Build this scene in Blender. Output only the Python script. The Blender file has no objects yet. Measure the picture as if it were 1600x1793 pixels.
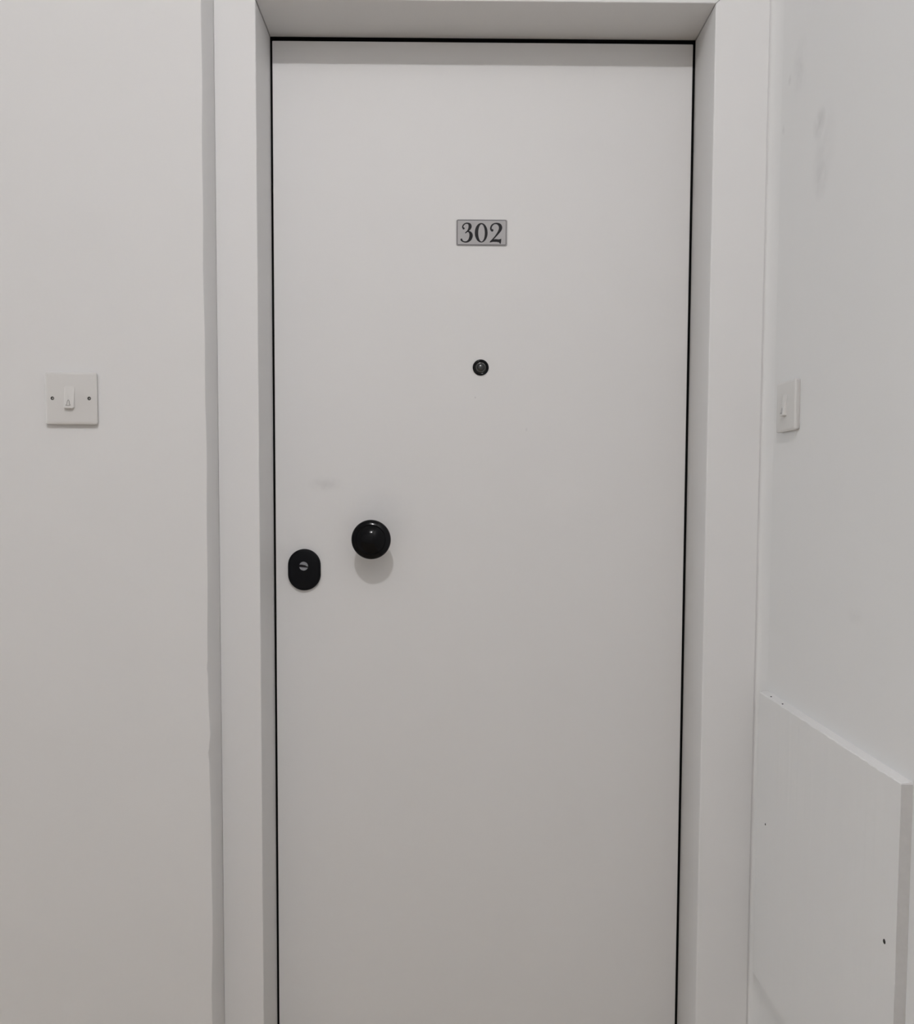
import bpy, bmesh, math, random
from mathutils import Vector, Matrix
random.seed(7)
SC = bpy.context.scene
COL = SC.collection
CZ = 1.28                     # camera height above the floor

# ------------------------------------------------------------------ camera
def rot(p, y, r):
    Rz = Matrix(((math.cos(y), -math.sin(y), 0), (math.sin(y), math.cos(y), 0), (0, 0, 1)))
    Rx = Matrix(((1, 0, 0), (0, math.cos(p), -math.sin(p)), (0, math.sin(p), math.cos(p))))
    Ry = Matrix(((math.cos(r), 0, math.sin(r)), (0, 1, 0), (-math.sin(r), 0, math.cos(r))))
    return Rz @ Rx @ Ry
cam = bpy.data.cameras.new('camera')
cam.sensor_fit = 'HORIZONTAL'
cam.sensor_width = 36.0
cam.lens = 36.0
cam.shift_y = 54.05 / 1600
cam.clip_start = 0.02
camo = bpy.data.objects.new('camera', cam)
COL.objects.link(camo)
Rm = rot(-0.05828, -0.00907, -0.00422)
cx, cy, cz = Rm.col[0], Rm.col[1], Rm.col[2]
M = Matrix(((cx[0], cz[0], -cy[0], 0), (cx[1], cz[1], -cy[1], -1.7225), (cx[2], cz[2], -cy[2], CZ), (0, 0, 0, 1)))
camo.matrix_world = M
SC.camera = camo

# ------------------------------------------------------------------ world, exposure
w = bpy.data.worlds.new('world')
SC.world = w
w.use_nodes = True
w.node_tree.nodes['Background'].inputs[0].default_value = (0.90, 0.96, 1.0, 1)   # even overcast daylight
w.node_tree.nodes['Background'].inputs[1].default_value = 13.5
SC.view_settings.view_transform = 'Standard'
SC.view_settings.look = 'None'
SC.view_settings.gamma = 1.0
SC.view_settings.use_curve_mapping = False
SC.view_settings.exposure = -0.06
LAMP = (-0.14, -2.20, CZ + 1.65)      # small bare ceiling lamp over the landing, behind the camera
LAMP_R = 0.028
LAMP_POWER = 55.0
LAMP_COL = (1.0, 0.99, 1.0)

# ------------------------------------------------------------------ materials
def mat(name, col, rough=0.5, metal=0.0, spec=0.5, grain=0.0, gscale=40.0, bump=0.0, bscale=300.0, stains=(), soil=(0.55, 0.55, 0.55)):
    m = bpy.data.materials.new(name)
    m.use_nodes = True
    nt = m.node_tree
    b = nt.nodes['Principled BSDF']
    b.inputs['Roughness'].default_value = rough
    b.inputs['Metallic'].default_value = metal
    b.inputs['Specular IOR Level'].default_value = spec
    b.inputs['Base Color'].default_value = (*col, 1)
    tc = nt.nodes.new('ShaderNodeTexCoord')
    last = None
    if grain or stains:
        n = nt.nodes.new('ShaderNodeTexNoise')
        n.inputs['Scale'].default_value = gscale
        n.inputs['Detail'].default_value = 5
        nt.links.new(tc.outputs['Object'], n.inputs['Vector'])
        mx = nt.nodes.new('ShaderNodeMix')
        mx.data_type = 'RGBA'
        mx.inputs[6].default_value = (*[c * (1 - grain) for c in col], 1)
        mx.inputs[7].default_value = (*[min(1, c * (1 + grain)) for c in col], 1)
        nt.links.new(n.outputs['Fac'], mx.inputs[0])
        last = mx.outputs[2]
        for (pos, size, amount, nscale) in stains:
            mp = nt.nodes.new('ShaderNodeMapping')
            mp.inputs['Scale'].default_value = tuple(1.0 / s for s in size)
            mp.inputs['Location'].default_value = tuple(-p / s for p, s in zip(pos, size))
            nt.links.new(tc.outputs['Object'], mp.inputs['Vector'])
            g = nt.nodes.new('ShaderNodeTexGradient')
            g.gradient_type = 'SPHERICAL'
            nt.links.new(mp.outputs['Vector'], g.inputs['Vector'])
            n2 = nt.nodes.new('ShaderNodeTexNoise')
            n2.inputs['Scale'].default_value = nscale
            n2.inputs['Detail'].default_value = 4
            nt.links.new(tc.outputs['Object'], n2.inputs['Vector'])
            r = nt.nodes.new('ShaderNodeMapRange')
            r.inputs['From Min'].default_value = 0.3
            r.inputs['From Max'].default_value = 0.65
            nt.links.new(n2.outputs['Fac'], r.inputs['Value'])
            mu = nt.nodes.new('ShaderNodeMath')
            mu.operation = 'MULTIPLY'
            nt.links.new(g.outputs['Fac'], mu.inputs[0])
            nt.links.new(r.outputs['Result'], mu.inputs[1])
            mu2 = nt.nodes.new('ShaderNodeMath')
            mu2.operation = 'MULTIPLY'
            mu2.use_clamp = True
            nt.links.new(mu.outputs[0], mu2.inputs[0])
            mu2.inputs[1].default_value = amount
            sx = nt.nodes.new('ShaderNodeMix')
            sx.data_type = 'RGBA'
            nt.links.new(mu2.outputs[0], sx.inputs[0])
            nt.links.new(last, sx.inputs[6])
            sx.inputs[7].default_value = (*[c * s for c, s in zip(col, soil)], 1)
            last = sx.outputs[2]
        nt.links.new(last, b.inputs['Base Color'])
    if bump:
        n = nt.nodes.new('ShaderNodeTexNoise')
        n.inputs['Scale'].default_value = bscale
        n.inputs['Detail'].default_value = 3
        nt.links.new(tc.outputs['Object'], n.inputs['Vector'])
        bp = nt.nodes.new('ShaderNodeBump')
        bp.inputs['Strength'].default_value = bump
        bp.inputs['Distance'].default_value = 0.002
        nt.links.new(n.outputs['Fac'], bp.inputs['Height'])
        nt.links.new(bp.outputs['Normal'], b.inputs['Normal'])
    return m

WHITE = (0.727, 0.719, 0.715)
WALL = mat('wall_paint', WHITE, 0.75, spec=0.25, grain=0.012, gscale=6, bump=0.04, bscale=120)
WALLL = mat('left_wall_paint_dimmed', tuple(c * 0.972 for c in WHITE), 0.75, spec=0.25, grain=0.012, gscale=6, bump=0.04, bscale=120)  # same paint evenly darkened to stand in for light falling off to the left
WALLR = mat('wall_paint_stained', WHITE, 0.75, spec=0.25, grain=0.012, gscale=6, bump=0.04, bscale=120, stains=[
    ((0.555, -0.318, CZ + 0.553), (0.1, 0.026, 0.026), 0.70, 30),
    ((0.555, -0.330, CZ + 0.467), (0.1, 0.032, 0.034), 0.35, 40),
    ((0.555, -0.336, CZ + 0.505), (0.1, 0.050, 0.075), 0.22, 25),
    ((0.555, -0.233, CZ + 0.672), (0.1, 0.038, 0.055), 0.28, 35),
    ((0.555, -0.169, CZ + 0.600), (0.1, 0.009, 0.010), 0.45, 60),
    ((0.555, -0.192, CZ + 0.671), (0.1, 0.010, 0.010), 0.40, 60),
    ((0.555, -0.488, CZ - 0.171), (0.1, 0.030, 0.015), 0.15, 60)])
FRAME = mat('frame_paint', WHITE, 0.55, spec=0.3, grain=0.012, gscale=8, bump=0.03, bscale=90)
DOOR = mat('door_paint', WHITE, 0.5, spec=0.3, grain=0.012, gscale=5, bump=0.015, bscale=60, stains=[
    ((-0.230, -0.0, CZ + 0.008), (0.040, 0.1, 0.018), 0.30, 50),
    ((-0.130, -0.0, CZ - 0.060), (0.075, 0.1, 0.065), 0.20, 20),
    ((-0.290, -0.0, CZ - 0.120), (0.060, 0.1, 0.060), 0.18, 20),
    ((0.0487, -0.0, CZ + 0.172), (0.0022, 0.1, 0.0022), 1.0, 2),
    ((0.1450, -0.0, CZ + 0.113), (0.0025, 0.1, 0.0045), 0.5, 2)])
BOARD = mat('board_paint', WHITE, 0.6, spec=0.3, grain=0.012, gscale=10, bump=0.05, bscale=80)
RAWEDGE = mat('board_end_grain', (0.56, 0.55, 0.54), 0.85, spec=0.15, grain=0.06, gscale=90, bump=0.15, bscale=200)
PLASTIC = mat('white_plastic', (0.625, 0.61, 0.595), 0.4, spec=0.35, grain=0.005, gscale=20)
RUBBER = mat('black_rubber', (0.004, 0.004, 0.004), 0.8, spec=0.05, grain=0.1, gscale=60)
BLACKMETAL = mat('black_enamel', (0.0022, 0.0023, 0.0032), 0.14, spec=0.18, grain=0.1, gscale=80)
BLACKSATIN = mat('black_satin', (0.0035, 0.0038, 0.0052), 0.5, spec=0.12, grain=0.1, gscale=80)
STEEL = mat('brushed_steel', (0.27, 0.28, 0.30), 0.45, metal=0.5, grain=0.12, gscale=500, bump=0.1, bscale=900)
PLATE = mat('plate_aluminium', (0.37, 0.36, 0.362), 0.5, metal=0.15, spec=0.3, grain=0.04, gscale=60)
INK = mat('black_ink', (0.006, 0.005, 0.007), 0.5, spec=0.2, grain=0.1, gscale=60)
BORDERINK = mat('border_ink', (0.03, 0.028, 0.03), 0.5, spec=0.2, grain=0.1, gscale=60)
LENS = mat('dark_lens_glass', (0.010, 0.011, 0.011), 0.12, spec=0.9, grain=0.2, gscale=30)
SCREW = mat('screw_steel', (0.30, 0.29, 0.28), 0.35, metal=0.8, grain=0.1, gscale=300)
DARKHOLE = mat('dark_recess', (0.03, 0.028, 0.025), 0.8, spec=0.1, grain=0.1, gscale=90)
GREYINK = mat('grey_print', (0.20, 0.195, 0.19), 0.5, grain=0.05, gscale=60)
FLOOR = mat('floor_tile', (0.52, 0.43, 0.32), 0.5, grain=0.08, gscale=9)
CEIL = mat('ceiling_paint', WHITE, 0.8, spec=0.2, grain=0.01, gscale=6)

# ------------------------------------------------------------------ helpers
def obj(name, bm, m, parent=None, smooth=False, kind=None):
    """link a bmesh (world coordinates) as one object; parented meshes are stored relative to the parent"""
    bmesh.ops.recalc_face_normals(bm, faces=bm.faces)
    off = Vector((0, 0, 0))
    p = parent
    while p is not None:
        off += p.location
        p = p.parent
    me = bpy.data.meshes.new(name)
    bm.to_mesh(me)
    bm.free()
    me.materials.append(m)
    if smooth:
        for f in me.polygons:
            f.use_smooth = True
        try:
            me.set_sharp_from_angle(angle=math.radians(38))
        except Exception:
            pass
    o = bpy.data.objects.new(name, me)
    COL.objects.link(o)
    if parent is not None:
        o.parent = parent
        for v in me.vertices:
            v.co -= off
    if kind:
        o['kind'] = kind
    return o
def empty(name, loc, kind=None, label=None, cat=None):
    o = bpy.data.objects.new(name, None)
    o.empty_display_size = 0.05
    COL.objects.link(o)
    o.location = loc
    if kind: o['kind'] = kind
    if label: o['label'] = label
    if cat: o['category'] = cat
    return o
def box(bm, x0, x1, y0, y1, z0, z1, bev=0.0, seg=2):
    r = bmesh.ops.create_cube(bm, size=1)
    vs = r['verts']
    for v in vs:
        v.co = Vector(((x0 + x1) / 2 + v.co.x * (x1 - x0), (y0 + y1) / 2 + v.co.y * (y1 - y0), (z0 + z1) / 2 + v.co.z * (z1 - z0)))
    if bev:
        es = list({e for v in vs for e in v.link_edges})
        bmesh.ops.bevel(bm, geom=es, offset=bev, segments=seg, profile=0.5, affect='EDGES')
    return bm
def prism(bm, pts, y0, y1, bev=0.0):
    """polygon in XZ extruded along Y"""
    a = [bm.verts.new((x, y0, z)) for x, z in pts]
    b = [bm.verts.new((x, y1, z)) for x, z in pts]
    n = len(pts)
    bm.faces.new(a)
    bm.faces.new(b[::-1])
    for i in range(n):
        bm.faces.new((a[i], b[i], b[(i + 1) % n], a[(i + 1) % n]))
    if bev:
        bmesh.ops.bevel(bm, geom=list(bm.edges), offset=bev, segments=2, profile=0.5, affect='EDGES')
    return bm
def lathe(bm, prof, c, seg=64):
    """profile [(radius, standoff)] turned about the -Y axis through c=(x, z)"""
    rings = []
    for r, s in prof:
        if r < 1e-6:
            rings.append([bm.verts.new((c[0], -s, c[1]))])
        else:
            rings.append([bm.verts.new((c[0] + r * math.cos(2 * math.pi * k / seg), -s, c[1] + r * math.sin(2 * math.pi * k / seg))) for k in range(seg)])
    for a, b in zip(rings, rings[1:]):
        for k in range(seg):
            k2 = (k + 1) % seg
            if len(a) == 1 and len(b) == 1: continue
            if len(b) == 1: bm.faces.new((a[k], a[k2], b[0]))
            elif len(a) == 1: bm.faces.new((a[0], b[k2], b[k]))
            else: bm.faces.new((a[k], a[k2], b[k2], b[k]))
    return bm
def loft(bm, outline, layers):
    """outline(scale_inset)->list of (x,z); layers [(inset, y)] joined, the last one capped"""
    rings = []
    for ins, y in layers:
        rings.append([bm.verts.new((x, y, z)) for x, z in outline(ins)])
    n = len(rings[0])
    for a, b in zip(rings, rings[1:]):
        for k in range(n):
            bm.faces.new((a[k], a[(k + 1) % n], b[(k + 1) % n], b[k]))
    bm.faces.new(rings[-1])
    bm.faces.new(rings[0][::-1])
    return bm
def rrect(cx, cz, hw, hh, rad, seg=8):
    def f(ins):
        w_, h_, r_ = hw - ins, hh - ins, max(rad - ins, 0.0004)
        pts = []
        for (sx, sz, a0) in ((1, 1, 0), (-1, 1, 90), (-1, -1, 180), (1, -1, 270)):
            for k in range(seg + 1):
                a = math.radians(a0 + 90 * k / seg)
                pts.append((cx + sx * (w_ - r_) + r_ * math.cos(a), cz + sz * (h_ - r_) + r_ * math.sin(a)))
        return pts
    return f

# ------------------------------------------------------------------ measures (door face is y = 0)
CAS_Y = -0.1254               # front of the frame
WL_Y = -0.2025                # face of the left wall
WB_Y = -0.115                 # face of the wall strip behind the frame
OPL, OPR = -0.3300, 0.4498    # opening
CASL, CASR = -0.4009, 0.5424
XW = 0.555                    # right wall
OPT = CZ + 0.8256             # top of the opening
CEILZ = 3.05
XL, YB = -4.6, -3.6           # far left wall and wall behind the camera

# ------------------------------------------------------------------ the setting
obj('floor', box(bmesh.new(), XL - 0.1, XW + 0.15, YB - 0.1, 0.3, -0.1, 0.0), FLOOR, kind='structure')
obj('ceiling', box(bmesh.new(), XL - 0.1, XW + 0.15, YB - 0.1, 0.3, CEILZ, CEILZ + 0.1), CEIL, kind='structure')
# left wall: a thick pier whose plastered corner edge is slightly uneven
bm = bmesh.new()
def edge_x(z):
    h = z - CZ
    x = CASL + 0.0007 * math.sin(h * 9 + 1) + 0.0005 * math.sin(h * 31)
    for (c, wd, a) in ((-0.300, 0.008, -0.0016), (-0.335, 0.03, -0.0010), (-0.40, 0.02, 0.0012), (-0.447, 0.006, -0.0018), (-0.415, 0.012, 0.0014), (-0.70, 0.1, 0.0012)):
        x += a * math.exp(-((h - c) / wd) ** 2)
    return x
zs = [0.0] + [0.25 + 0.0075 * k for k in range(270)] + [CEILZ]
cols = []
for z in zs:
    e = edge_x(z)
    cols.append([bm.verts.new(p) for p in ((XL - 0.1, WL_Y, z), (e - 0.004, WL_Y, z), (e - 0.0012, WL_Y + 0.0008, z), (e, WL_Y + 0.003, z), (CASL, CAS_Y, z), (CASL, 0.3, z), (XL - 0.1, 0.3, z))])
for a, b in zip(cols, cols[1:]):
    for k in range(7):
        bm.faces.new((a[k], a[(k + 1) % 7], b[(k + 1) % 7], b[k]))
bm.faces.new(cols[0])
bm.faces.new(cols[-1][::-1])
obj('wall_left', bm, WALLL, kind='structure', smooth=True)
# wall around the frame: strip on the right and the piece above
HEADT = OPT + 0.085
bm = bmesh.new()
box(bm, CASR, XW, WB_Y, 0.3, 0, CEILZ)
box(bm, CASL, CASR, WB_Y, 0.3, HEADT, CEILZ)
box(bm, CASL, CASR, 0.12, 0.3, 0, HEADT)
obj('wall_front', bm, WALL, kind='structure')
bm = bmesh.new()
fil = [(CASR, -0.1100), (CASR, -0.1228), (CASR + 0.0035, -0.1255), (CASR + 0.0080, -0.1340), (XW - 0.0008, -0.1490), (XW, -0.1570), (XW, -0.1100)]
A = [bm.verts.new((x, y, 0.0)) for x, y in fil]
B = [bm.verts.new((x, y, CEILZ)) for x, y in fil]
bm.faces.new(A); bm.faces.new(B[::-1])
for k in range(len(fil)):
    bm.faces.new((A[k], B[k], B[(k + 1) % len(fil)], A[(k + 1) % len(fil)]))
obj('trim_2', bm, WALL, kind='structure', smooth=True)      # plaster fillet closing the corner beside the frame
obj('wall_right', box(bmesh.new(), XW, XW + 0.12, YB - 0.1, 0.3, 0, CEILZ), WALLR, kind='structure')
# far end of the landing: wall with an open window (daylight from the left)
WY0, WY1, WZ0, WZ1 = -1.15, -0.35, 1.0, 2.6
bm = bmesh.new()
box(bm, XL - 0.1, XL, YB, WY0, 0, CEILZ)
box(bm, XL - 0.1, XL, WY1, WL_Y, 0, CEILZ)
box(bm, XL - 0.1, XL, WY0, WY1, 0, WZ0)
box(bm, XL - 0.1, XL, WY0, WY1, WZ1, CEILZ)
obj('wall_far_left', bm, WALL, kind='structure')
wn = empty('window_1', (XL - 0.05, (WY0 + WY1) / 2, WZ0), 'structure')
for (y0, y1, z0, z1) in ((WY0, WY0 + 0.05, WZ0, WZ1), (WY1 - 0.05, WY1, WZ0, WZ1), (WY0 + 0.05, WY1 - 0.05, WZ0, WZ0 + 0.05), (WY0 + 0.05, WY1 - 0.05, WZ1 - 0.05, WZ1)):
    obj('window_frame', box(bmesh.new(), XL - 0.08, XL - 0.03, y0, y1, z0, z1), FRAME, wn)
pl_ = bpy.data.lights.new('window_portal', 'AREA')
pl_.shape = 'RECTANGLE'
pl_.size, pl_.size_y = WZ1 - WZ0, WY1 - WY0
pl_.cycles.is_portal = True
po = bpy.data.objects.new('window_portal', pl_)
COL.objects.link(po)
po.location = (XL - 0.02, (WY0 + WY1) / 2, (WZ0 + WZ1) / 2)
po.rotation_euler = (0, -math.pi / 2, 0)
obj('wall_back', box(bmesh.new(), XL - 0.1, XW, YB - 0.1, YB, 0, CEILZ), WALL, kind='structure')

# door frame: mitred stiles and head, black seal behind the gap
fr = empty('trim_1', ((OPL + OPR) / 2, CAS_Y, 0), 'structure', 'white painted door frame around the flush door')
g = 0.0006
obj('frame_stile', prism(bmesh.new(), [(CASL, 0), (OPL, 0), (OPL, OPT - 0.0004), (CASL, HEADT - 2 * g)], CAS_Y, 0.06, 0.0016), FRAME, fr)
obj('frame_stile', prism(bmesh.new(), [(OPR, 0), (CASR, 0), (CASR, HEADT - g), (OPR, OPT - g)], CAS_Y, 0.06, 0.0016), FRAME, fr)
obj('frame_head', prism(bmesh.new(), [(OPL + 0.0005, OPT), (OPR, OPT), (CASR, HEADT), (CASL + 0.001, HEADT)], CAS_Y, 0.06, 0.0016), FRAME, fr)
LL, LR, LT = OPL + 0.0042, OPR - 0.0050, OPT - 0.0085      # edges of the door leaf
for b in ((OPL, LL, 0.008, OPT), (LR, OPR, 0.008, OPT), (LL, LR, LT, OPT)):
    s = obj('door_seal', box(bmesh.new(), b[0], b[1], 0.003, 0.04, b[2], b[3]), RUBBER, fr)
    s['label'] = 'black rubber seal showing in the gap around the door'

# ------------------------------------------------------------------ door
d = empty('door_1', ((OPL + OPR) / 2, 0.0, 0.0), 'structure', 'flush white door numbered 302 with black knob')
dm = d.location
# door leaf: stains are given in world coordinates, so shift them to the leaf's own coordinates
for nd in DOOR.node_tree.nodes:
    if nd.type == 'MAPPING':
        s = nd.inputs['Scale'].default_value
        l = nd.inputs['Location'].default_value
        nd.inputs['Location'].default_value = (l[0] + dm[0] * s[0], l[1] + dm[1] * s[1], l[2] + dm[2] * s[2])
bm = bmesh.new()
box(bm, LL, LR, 0.0, 0.045, 0.008, LT, 0.0008, 1)
leaf = obj('door_leaf', bm, DOOR, d)

# knob
kc = (-0.1413, CZ - 0.0915)
prof = [(0.0, 0.0), (0.026, 0.0), (0.026, 0.004), (0.0245, 0.006), (0.016, 0.008), (0.0135, 0.012), (0.013, 0.035), (0.016, 0.040)]
for k in range(0, 13):
    a = math.radians(-66 + k * 11.0)
    prof.append((0.0215 + 0.0145 * math.cos(a), 0.0600 + (0.0085 if k > 6 else 0.014) * math.sin(a)))
prof += [(0.0276, 0.0672), (0.0272, 0.0655), (0.0264, 0.0655), (0.0261, 0.0668), (0.0259, 0.0678)]
rc = 0.0395
for k in range(25):
    r = 0.0256 * (1 - k / 24)
    prof.append((r, 0.0682 + math.sqrt(rc * rc - r * r) - math.sqrt(rc * rc - 0.0256 ** 2)))
kn = obj('door_knob', lathe(bmesh.new(), prof, kc, 72), BLACKMETAL, d, smooth=True)
kn['label'] = 'round black door knob'
ro = obj('knob_rose', lathe(bmesh.new(), [(0.0262, 0.0), (0.030, 0.0), (0.030, 0.003), (0.0285, 0.0045), (0.0262, 0.0045)], kc, 48), BLACKMETAL, kn, smooth=True)

# lock escutcheon with cylinder
ec = (-0.2718, CZ - 0.1520)
def stadium(ins):
    r, h = 0.0305 - ins, 0.0085
    p = []
    for k in range(33):
        a = math.pi * k / 32
        p.append((ec[0] + r * math.cos(a), ec[1] + h + r * math.sin(a)))
    for k in range(33):
        a = math.pi + math.pi * k / 32
        p.append((ec[0] + r * math.cos(a), ec[1] - h + r * math.sin(a)))
    return p
es = obj('lock_escutcheon', loft(bmesh.new(), stadium, [(0, 0.0), (0, -0.0055), (0.0006, -0.0072), (0.002, -0.0085), (0.004, -0.009)]), BLACKSATIN, d, smooth=True)
es['label'] = 'black oval lock escutcheon with a steel keyway'
lc = (-0.2722, CZ - 0.1448)
obj('cylinder_collar', lathe(bmesh.new(), [(0.0083, 0.009), (0.0108, 0.009), (0.0104, 0.0098), (0.0083, 0.0098)], lc, 48), BLACKSATIN, es, smooth=True)
cy_ = obj('lock_cylinder', lathe(bmesh.new(), [(0.0083, 0.0088), (0.0083, 0.0094), (0.0, 0.0094)], lc, 48), STEEL, es)
cy_['label'] = 'round steel lock cylinder'
bm = bmesh.new()
t = math.radians(-4)
def rp(x, z): return (lc[0] + x * math.cos(t) - z * math.sin(t), lc[1] + z * math.cos(t) + x * math.sin(t))
prism(bm, [rp(*q) for q in ((-0.0083, -0.0022), (-0.003, -0.0024), (0.003, -0.0024), (0.0083, -0.0022), (0.0081, -0.0002), (0.0052, 0.0003), (0.0034, 0.0017), (-0.003, 0.0026), (-0.0081, 0.0024))], -0.0099, -0.0094)
obj('keyway', bm, INK, es)

# peephole
pc = (0.0585, CZ + 0.2276)
pe = obj('peephole', lathe(bmesh.new(), [(0.0, 0.0), (0.0150, 0.0), (0.0150, 0.0012), (0.0142, 0.0024), (0.0125, 0.0030), (0.0112, 0.0026), (0.0108, 0.0014), (0.0, 0.0014)], pc, 48), BLACKMETAL, d, smooth=True)
pe['label'] = 'small round black peephole'
lp = [(0.0107, 0.0015), (0.0098, 0.0026), (0.0082, 0.0032), (0.0070, 0.0030), (0.0066, 0.0036)]
lp += [(0.0066 * math.cos(math.radians(q)), 0.0036 + 0.0030 * math.sin(math.radians(q))) for q in (12, 24, 36, 48, 60, 75, 90)]
obj('peephole_lens', lathe(bmesh.new(), lp, pc, 40), LENS, pe, smooth=True)

# number plate 302
S = 0.0943 / 950.0                       # metres per drawing unit
PX0, PZ0 = 0.0120, CZ + 0.4985           # top left of plate
def U(x, y): return (PX0 + (x - 315) * S, PZ0 - (y - 255) * S)
x0, z1 = U(315, 255); x1, z0 = U(1265, 733)
npl = obj('number_plate', loft(bmesh.new(), rrect((x0 + x1) / 2, (z0 + z1) / 2, (x1 - x0) / 2, (z1 - z0) / 2, 0.003), [(0, 0.0), (0, -0.0014), (0.0005, -0.0018)]), PLATE, d)
npl['label'] = 'small grey metal plate with the black number 302'
# border line
bx0, bz1 = U(327, 263); bx1, bz0 = U(1246, 722)
fo = rrect((bx0 + bx1) / 2, (bz0 + bz1) / 2, (bx1 - bx0) / 2, (bz1 - bz0) / 2, 0.0028)
bm = bmesh.new()
o_, i_ = fo(0), fo(0.0009)
n = len(o_)
A = [[bm.verts.new((x, y, z)) for x, z in ring] for ring, y in ((o_, -0.0017), (o_, -0.0020), (i_, -0.0020), (i_, -0.0017))]
for q in range(4):
    for k in range(n):
        bm.faces.new((A[q][k], A[q][(k + 1) % n], A[(q + 1) % 4][(k + 1) % n], A[(q + 1) % 4][k]))
obj('plate_border', bm, BORDERINK, npl)
# digits as shaped strokes
def catmull(pts, sub=6):
    out = []
    P = [pts[0]] + list(pts) + [pts[-1]]
    for i in range(1, len(P) - 2):
        for k in range(sub):
            t_ = k / sub
            out.append(tuple(0.5 * ((2 * b) + (c - a) * t_ + (2 * a - 5 * b + 4 * c - e) * t_ * t_ + (-a + 3 * b - 3 * c + e) * t_ ** 3)
                             for a, b, c, e in zip(P[i - 1], P[i], P[i + 1], P[i + 2])))
    out.append(tuple(pts[-1]))
    return out
YD0, YD1 = -0.0017, -0.0021
def stroke(bm, pts):
    p = catmull(pts)
    L, R_ = [], []
    for i in range(len(p)):
        a, b = p[max(i - 1, 0)], p[min(i + 1, len(p) - 1)]
        dx, dy = b[0] - a[0], b[1] - a[1]
        l = math.hypot(dx, dy) or 1
        nx, ny = -dy / l, dx / l
        h = p[i][2] / 2
        L.append(U(p[i][0] + nx * h, p[i][1] + ny * h))
        R_.append(U(p[i][0] - nx * h, p[i][1] - ny * h))
    V = [[bm.verts.new((x, y, z)) for x, z in s] for s, y in ((L, YD1), (R_, YD1), (L, YD0), (R_, YD0))]
    for i in range(len(p) - 1):
        bm.faces.new((V[0][i], V[0][i + 1], V[1][i + 1], V[1][i]))
        bm.faces.new((V[0][i], V[2][i], V[2][i + 1], V[0][i + 1]))
        bm.faces.new((V[1][i], V[1][i + 1], V[3][i + 1], V[3][i]))
def disc(bm, x, y, r):
    prism(bm, [U(x + r * math.cos(k * math.pi / 8), y + r * math.sin(k * math.pi / 8)) for k in range(16)], YD1 - 0.00002, YD0)
bm = bmesh.new()
stroke(bm, [(455, 425, 20), (434, 402, 26), (444, 362, 24), (482, 330, 20), (528, 326, 26), (562, 350, 50), (570, 388, 60), (556, 428, 46), (525, 466, 24), (480, 506, 18)])
disc(bm, 450, 420, 20)
stroke(bm, [(505, 482, 14), (540, 476, 22), (574, 500, 48), (590, 545, 64), (576, 604, 58), (542, 648, 40), (495, 668, 26), (445, 660, 22), (415, 638, 30), (408, 620, 26)])
disc(bm, 410, 624, 19)
obj('digit_three', bm, INK, npl)
bm = bmesh.new()
N = 48
ring = lambda cx_, cy2, rx, ry: [U(cx_ + rx * math.cos(2 * math.pi * k / N), cy2 + ry * math.sin(2 * math.pi * k / N)) for k in range(N)]
ro_, ri_ = ring(778, 497, 120, 178), ring(784, 500, 61, 158)
V = [[bm.verts.new((x, y, z)) for x, z in s] for s, y in ((ro_, YD0), (ro_, YD1), (ri_, YD1), (ri_, YD0))]
for q in range(3):
    for k in range(N):
        bm.faces.new((V[q][k], V[q][(k + 1) % N], V[q + 1][(k + 1) % N], V[q + 1][k]))
obj('digit_zero', bm, INK, npl)
bm = bmesh.new()
disc(bm, 982, 452, 24)
stroke(bm, [(985, 468, 18), (962, 440, 32), (958, 402, 32), (980, 358, 28), (1022, 330, 22), (1072, 328, 30), (1118, 352, 54), (1138, 398, 64), (1126, 448, 54), (1092, 502, 38), (1050, 556, 28), (1000, 612, 24), (945, 664, 20)])
prism(bm, [U(*q) for q in ((930, 676), (1000, 618), (1050, 612), (1105, 618), (1154, 605), (1150, 660), (1140, 702), (1126, 692), (1112, 672), (1070, 663), (1000, 662))], YD1 - 0.00002, YD0)
obj('digit_two', bm, INK, npl)

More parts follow.
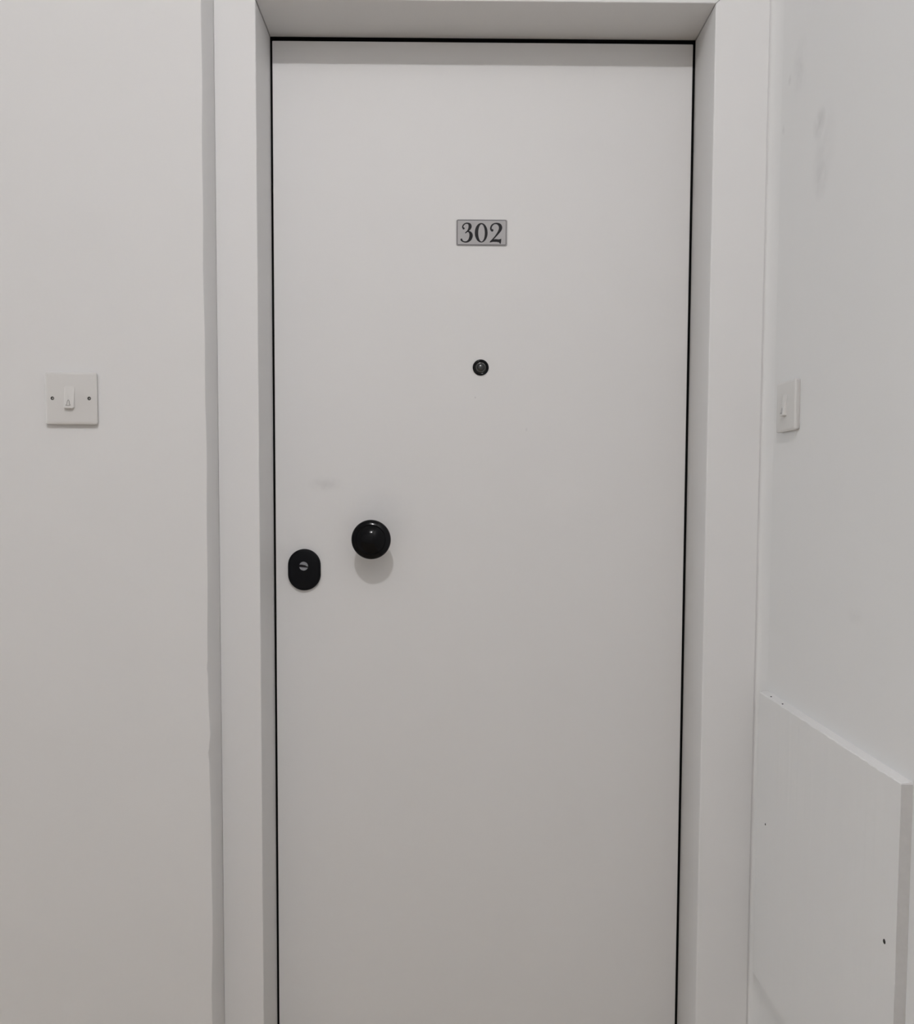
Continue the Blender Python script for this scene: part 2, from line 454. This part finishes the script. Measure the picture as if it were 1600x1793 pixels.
# ------------------------------------------------------------------ bell push plates
def bell_push(loc, rz, label, screws=True, scale=1.0):
    e = empty('bell_push', (0, 0, 0), None, label, 'bell push')
    e['group'] = 'bell push plates beside the door'
    H = 0.0425
    o = rrect(0, 0, H, H, 0.004, 5)
    pl = obj('plate', loft(bmesh.new(), o, [(0.0022, 0.0), (0.0008, -0.0035), (0.0, -0.0060), (0.0004, -0.0078), (0.0018, -0.0088), (0.005, -0.0092)]), PLASTIC, e, smooth=True)
    # rocker button: slopes out towards its lower end
    bm = bmesh.new()
    fo = rrect(-0.0018, 0.0015, 0.0082, 0.0185, 0.003, 6)
    def slope(z): return 0.0008 + 0.0062 * (0.020 - z) / 0.037
    rings = []
    for ins, k in ((0, 0), (0, 0.72), (0.0006, 0.9), (0.0018, 1.0)):
        rings.append([bm.verts.new((x, -0.0090 - k * slope(z), z)) for x, z in fo(ins)])
    n = len(rings[0])
    for a, b in zip(rings, rings[1:]):
        for k in range(n):
            bm.faces.new((a[k], a[(k + 1) % n], b[(k + 1) % n], b[k]))
    bm.faces.new(rings[-1]); bm.faces.new(rings[0][::-1])
    rk = obj('rocker', bm, PLASTIC, e, smooth=True)
    # bell symbol outline on the rocker
    bm = bmesh.new()
    def bs(x, z): return (-0.0022 + x, -0.0092 - slope(z - 0.0075) - 0.0001, z - 0.0075)
    path = [(-0.0038, -0.0042), (-0.0024, -0.0028), (-0.0018, 0.0012), (-0.0008, 0.0040), (0.0, 0.0046), (0.0008, 0.0040), (0.0018, 0.0012), (0.0024, -0.0028), (0.0038, -0.0042), (0.0, -0.0046), (-0.0038, -0.0042)]
    for (a, b) in zip(path, path[1:]):
        dx, dz = b[0] - a[0], b[1] - a[1]
        l = math.hypot(dx, dz)
        nx, nz = -dz / l * 0.0004, dx / l * 0.0004
        q = [bm.verts.new(bs(*p_)) for p_ in ((a[0] + nx, a[1] + nz), (b[0] + nx, b[1] + nz), (b[0] - nx, b[1] - nz), (a[0] - nx, a[1] - nz))]
        bm.faces.new(q)
    obj('bell_symbol', bm, GREYINK, rk)
    for sx in ((-0.0300, 0.0300) if screws else ()):
        bm = bmesh.new()
        lathe(bm, [(0.0, 0.0090), (0.0029, 0.0090), (0.0029, 0.0093), (0.0025, 0.0094), (0.0, 0.0094)], (sx, 0.0), 20)
        sk = obj('screw', bm, DARKHOLE, e)
        bm = bmesh.new()
        lathe(bm, [(0.0, 0.0094), (0.0019, 0.0094), (0.0014, 0.0101), (0.0, 0.0104)], (sx + 0.0006, -0.0003), 16)
        obj('screw_head', bm, SCREW, sk, smooth=True)
    e.location = loc
    e.scale = (scale, scale, scale)
    e.rotation_euler = (0, 0, rz)
    return e
bell_push((-0.6186, WL_Y, CZ + 0.1462), 0.0, 'square white bell push plate on the broad left wall')
bell_push((XW, -0.2315, CZ + 0.1375), -math.pi / 2, 'white bell push plate seen at a slant on the right wall above the low board', False, 0.965)

# ------------------------------------------------------------------ low board on the right wall
BX, BY0, BY1, BZ0, BZ1 = 0.5410, -0.655, -0.158, CZ - 0.850, CZ - 0.3480
e = empty('wall_board', (XW, (BY0 + BY1) / 2, BZ0), None, 'white painted board fixed low on the right wall beside the frame', 'board')
bm = bmesh.new()
NB = 60
rows = []
for k in range(NB + 1):
    y = BY1 + (BY0 - BY1) * k / NB
    j = random.uniform(-0.0007, 0.0007)
    j2 = random.uniform(-0.0006, 0.0006)
    rows.append([bm.verts.new(p) for p in ((XW, y, BZ0), (BX, y, BZ0), (BX + j * 0.3, y, BZ1 - 0.0018 + j), (BX + 0.0010 + j2, y, BZ1 - 0.0003), (BX + 0.003, y, BZ1), (XW, y, BZ1 + 0.0015))])
for a, b in zip(rows, rows[1:]):
    for k in range(6):
        bm.faces.new((a[k], a[(k + 1) % 6], b[(k + 1) % 6], b[k]))
bm.faces.new(rows[0]); bm.faces.new(rows[-1][::-1])
obj('board', bm, BOARD, e)
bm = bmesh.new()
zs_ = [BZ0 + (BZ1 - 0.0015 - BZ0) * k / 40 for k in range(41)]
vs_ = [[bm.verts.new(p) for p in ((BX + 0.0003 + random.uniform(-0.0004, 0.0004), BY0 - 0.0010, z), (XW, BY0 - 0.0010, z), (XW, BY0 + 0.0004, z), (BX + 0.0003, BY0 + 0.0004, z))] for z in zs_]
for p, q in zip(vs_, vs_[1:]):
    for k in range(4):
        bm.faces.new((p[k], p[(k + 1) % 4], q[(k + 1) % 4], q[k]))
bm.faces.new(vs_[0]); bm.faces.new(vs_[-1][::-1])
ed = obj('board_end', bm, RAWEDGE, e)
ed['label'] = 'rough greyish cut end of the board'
def screw_on_board(y, z, r):
    bm = bmesh.new()
    lathe(bm, [(0.0, 0.0), (r, 0.0), (r * 0.8, 0.0005), (0.0, 0.0006)], (0, 0), 14)
    for v in bm.verts:
        v.co = Vector((BX + v.co.y, y + v.co.x, z + v.co.z))
    return obj('screw', bm, DARKHOLE, e)
screw_on_board(-0.2016, CZ - 0.567, 0.0020)
screw_on_board(-0.6264, CZ - 0.5564, 0.0032)
for (y, dx) in ((-0.200, 0.005), (-0.253, 0.005)):
    bm = bmesh.new()
    box(bm, BX + dx - 0.001, BX + dx + 0.001, y - 0.0012, y + 0.0012, BZ1 + 0.0002, BZ1 + 0.0012)
    obj('nail', bm, DARKHOLE, e)

# ------------------------------------------------------------------ ceiling lamp of the landing (behind the camera)
e = empty('ceiling_lamp', (LAMP[0], LAMP[1], CEILZ), None, 'small bare bulb lamp on the ceiling of the landing', 'lamp')
ll = bpy.data.lights.new('bulb', 'POINT')
ll.energy = LAMP_POWER
ll.color = LAMP_COL
ll.shadow_soft_size = LAMP_R
lo = bpy.data.objects.new('bulb', ll)
COL.objects.link(lo)
lo.parent = e
lo.location = (0, 0, LAMP[2] - CEILZ)
bm = bmesh.new()
bmesh.ops.create_cone(bm, cap_ends=True, segments=32, radius1=0.02, radius2=0.045, depth=CEILZ - LAMP[2] - LAMP_R * 1.1)
zc = (CEILZ + LAMP[2] + LAMP_R * 1.1) / 2
for v in bm.verts: v.co += Vector((LAMP[0], LAMP[1], zc))
obj('lamp_holder', bm, PLASTIC, e, smooth=True)
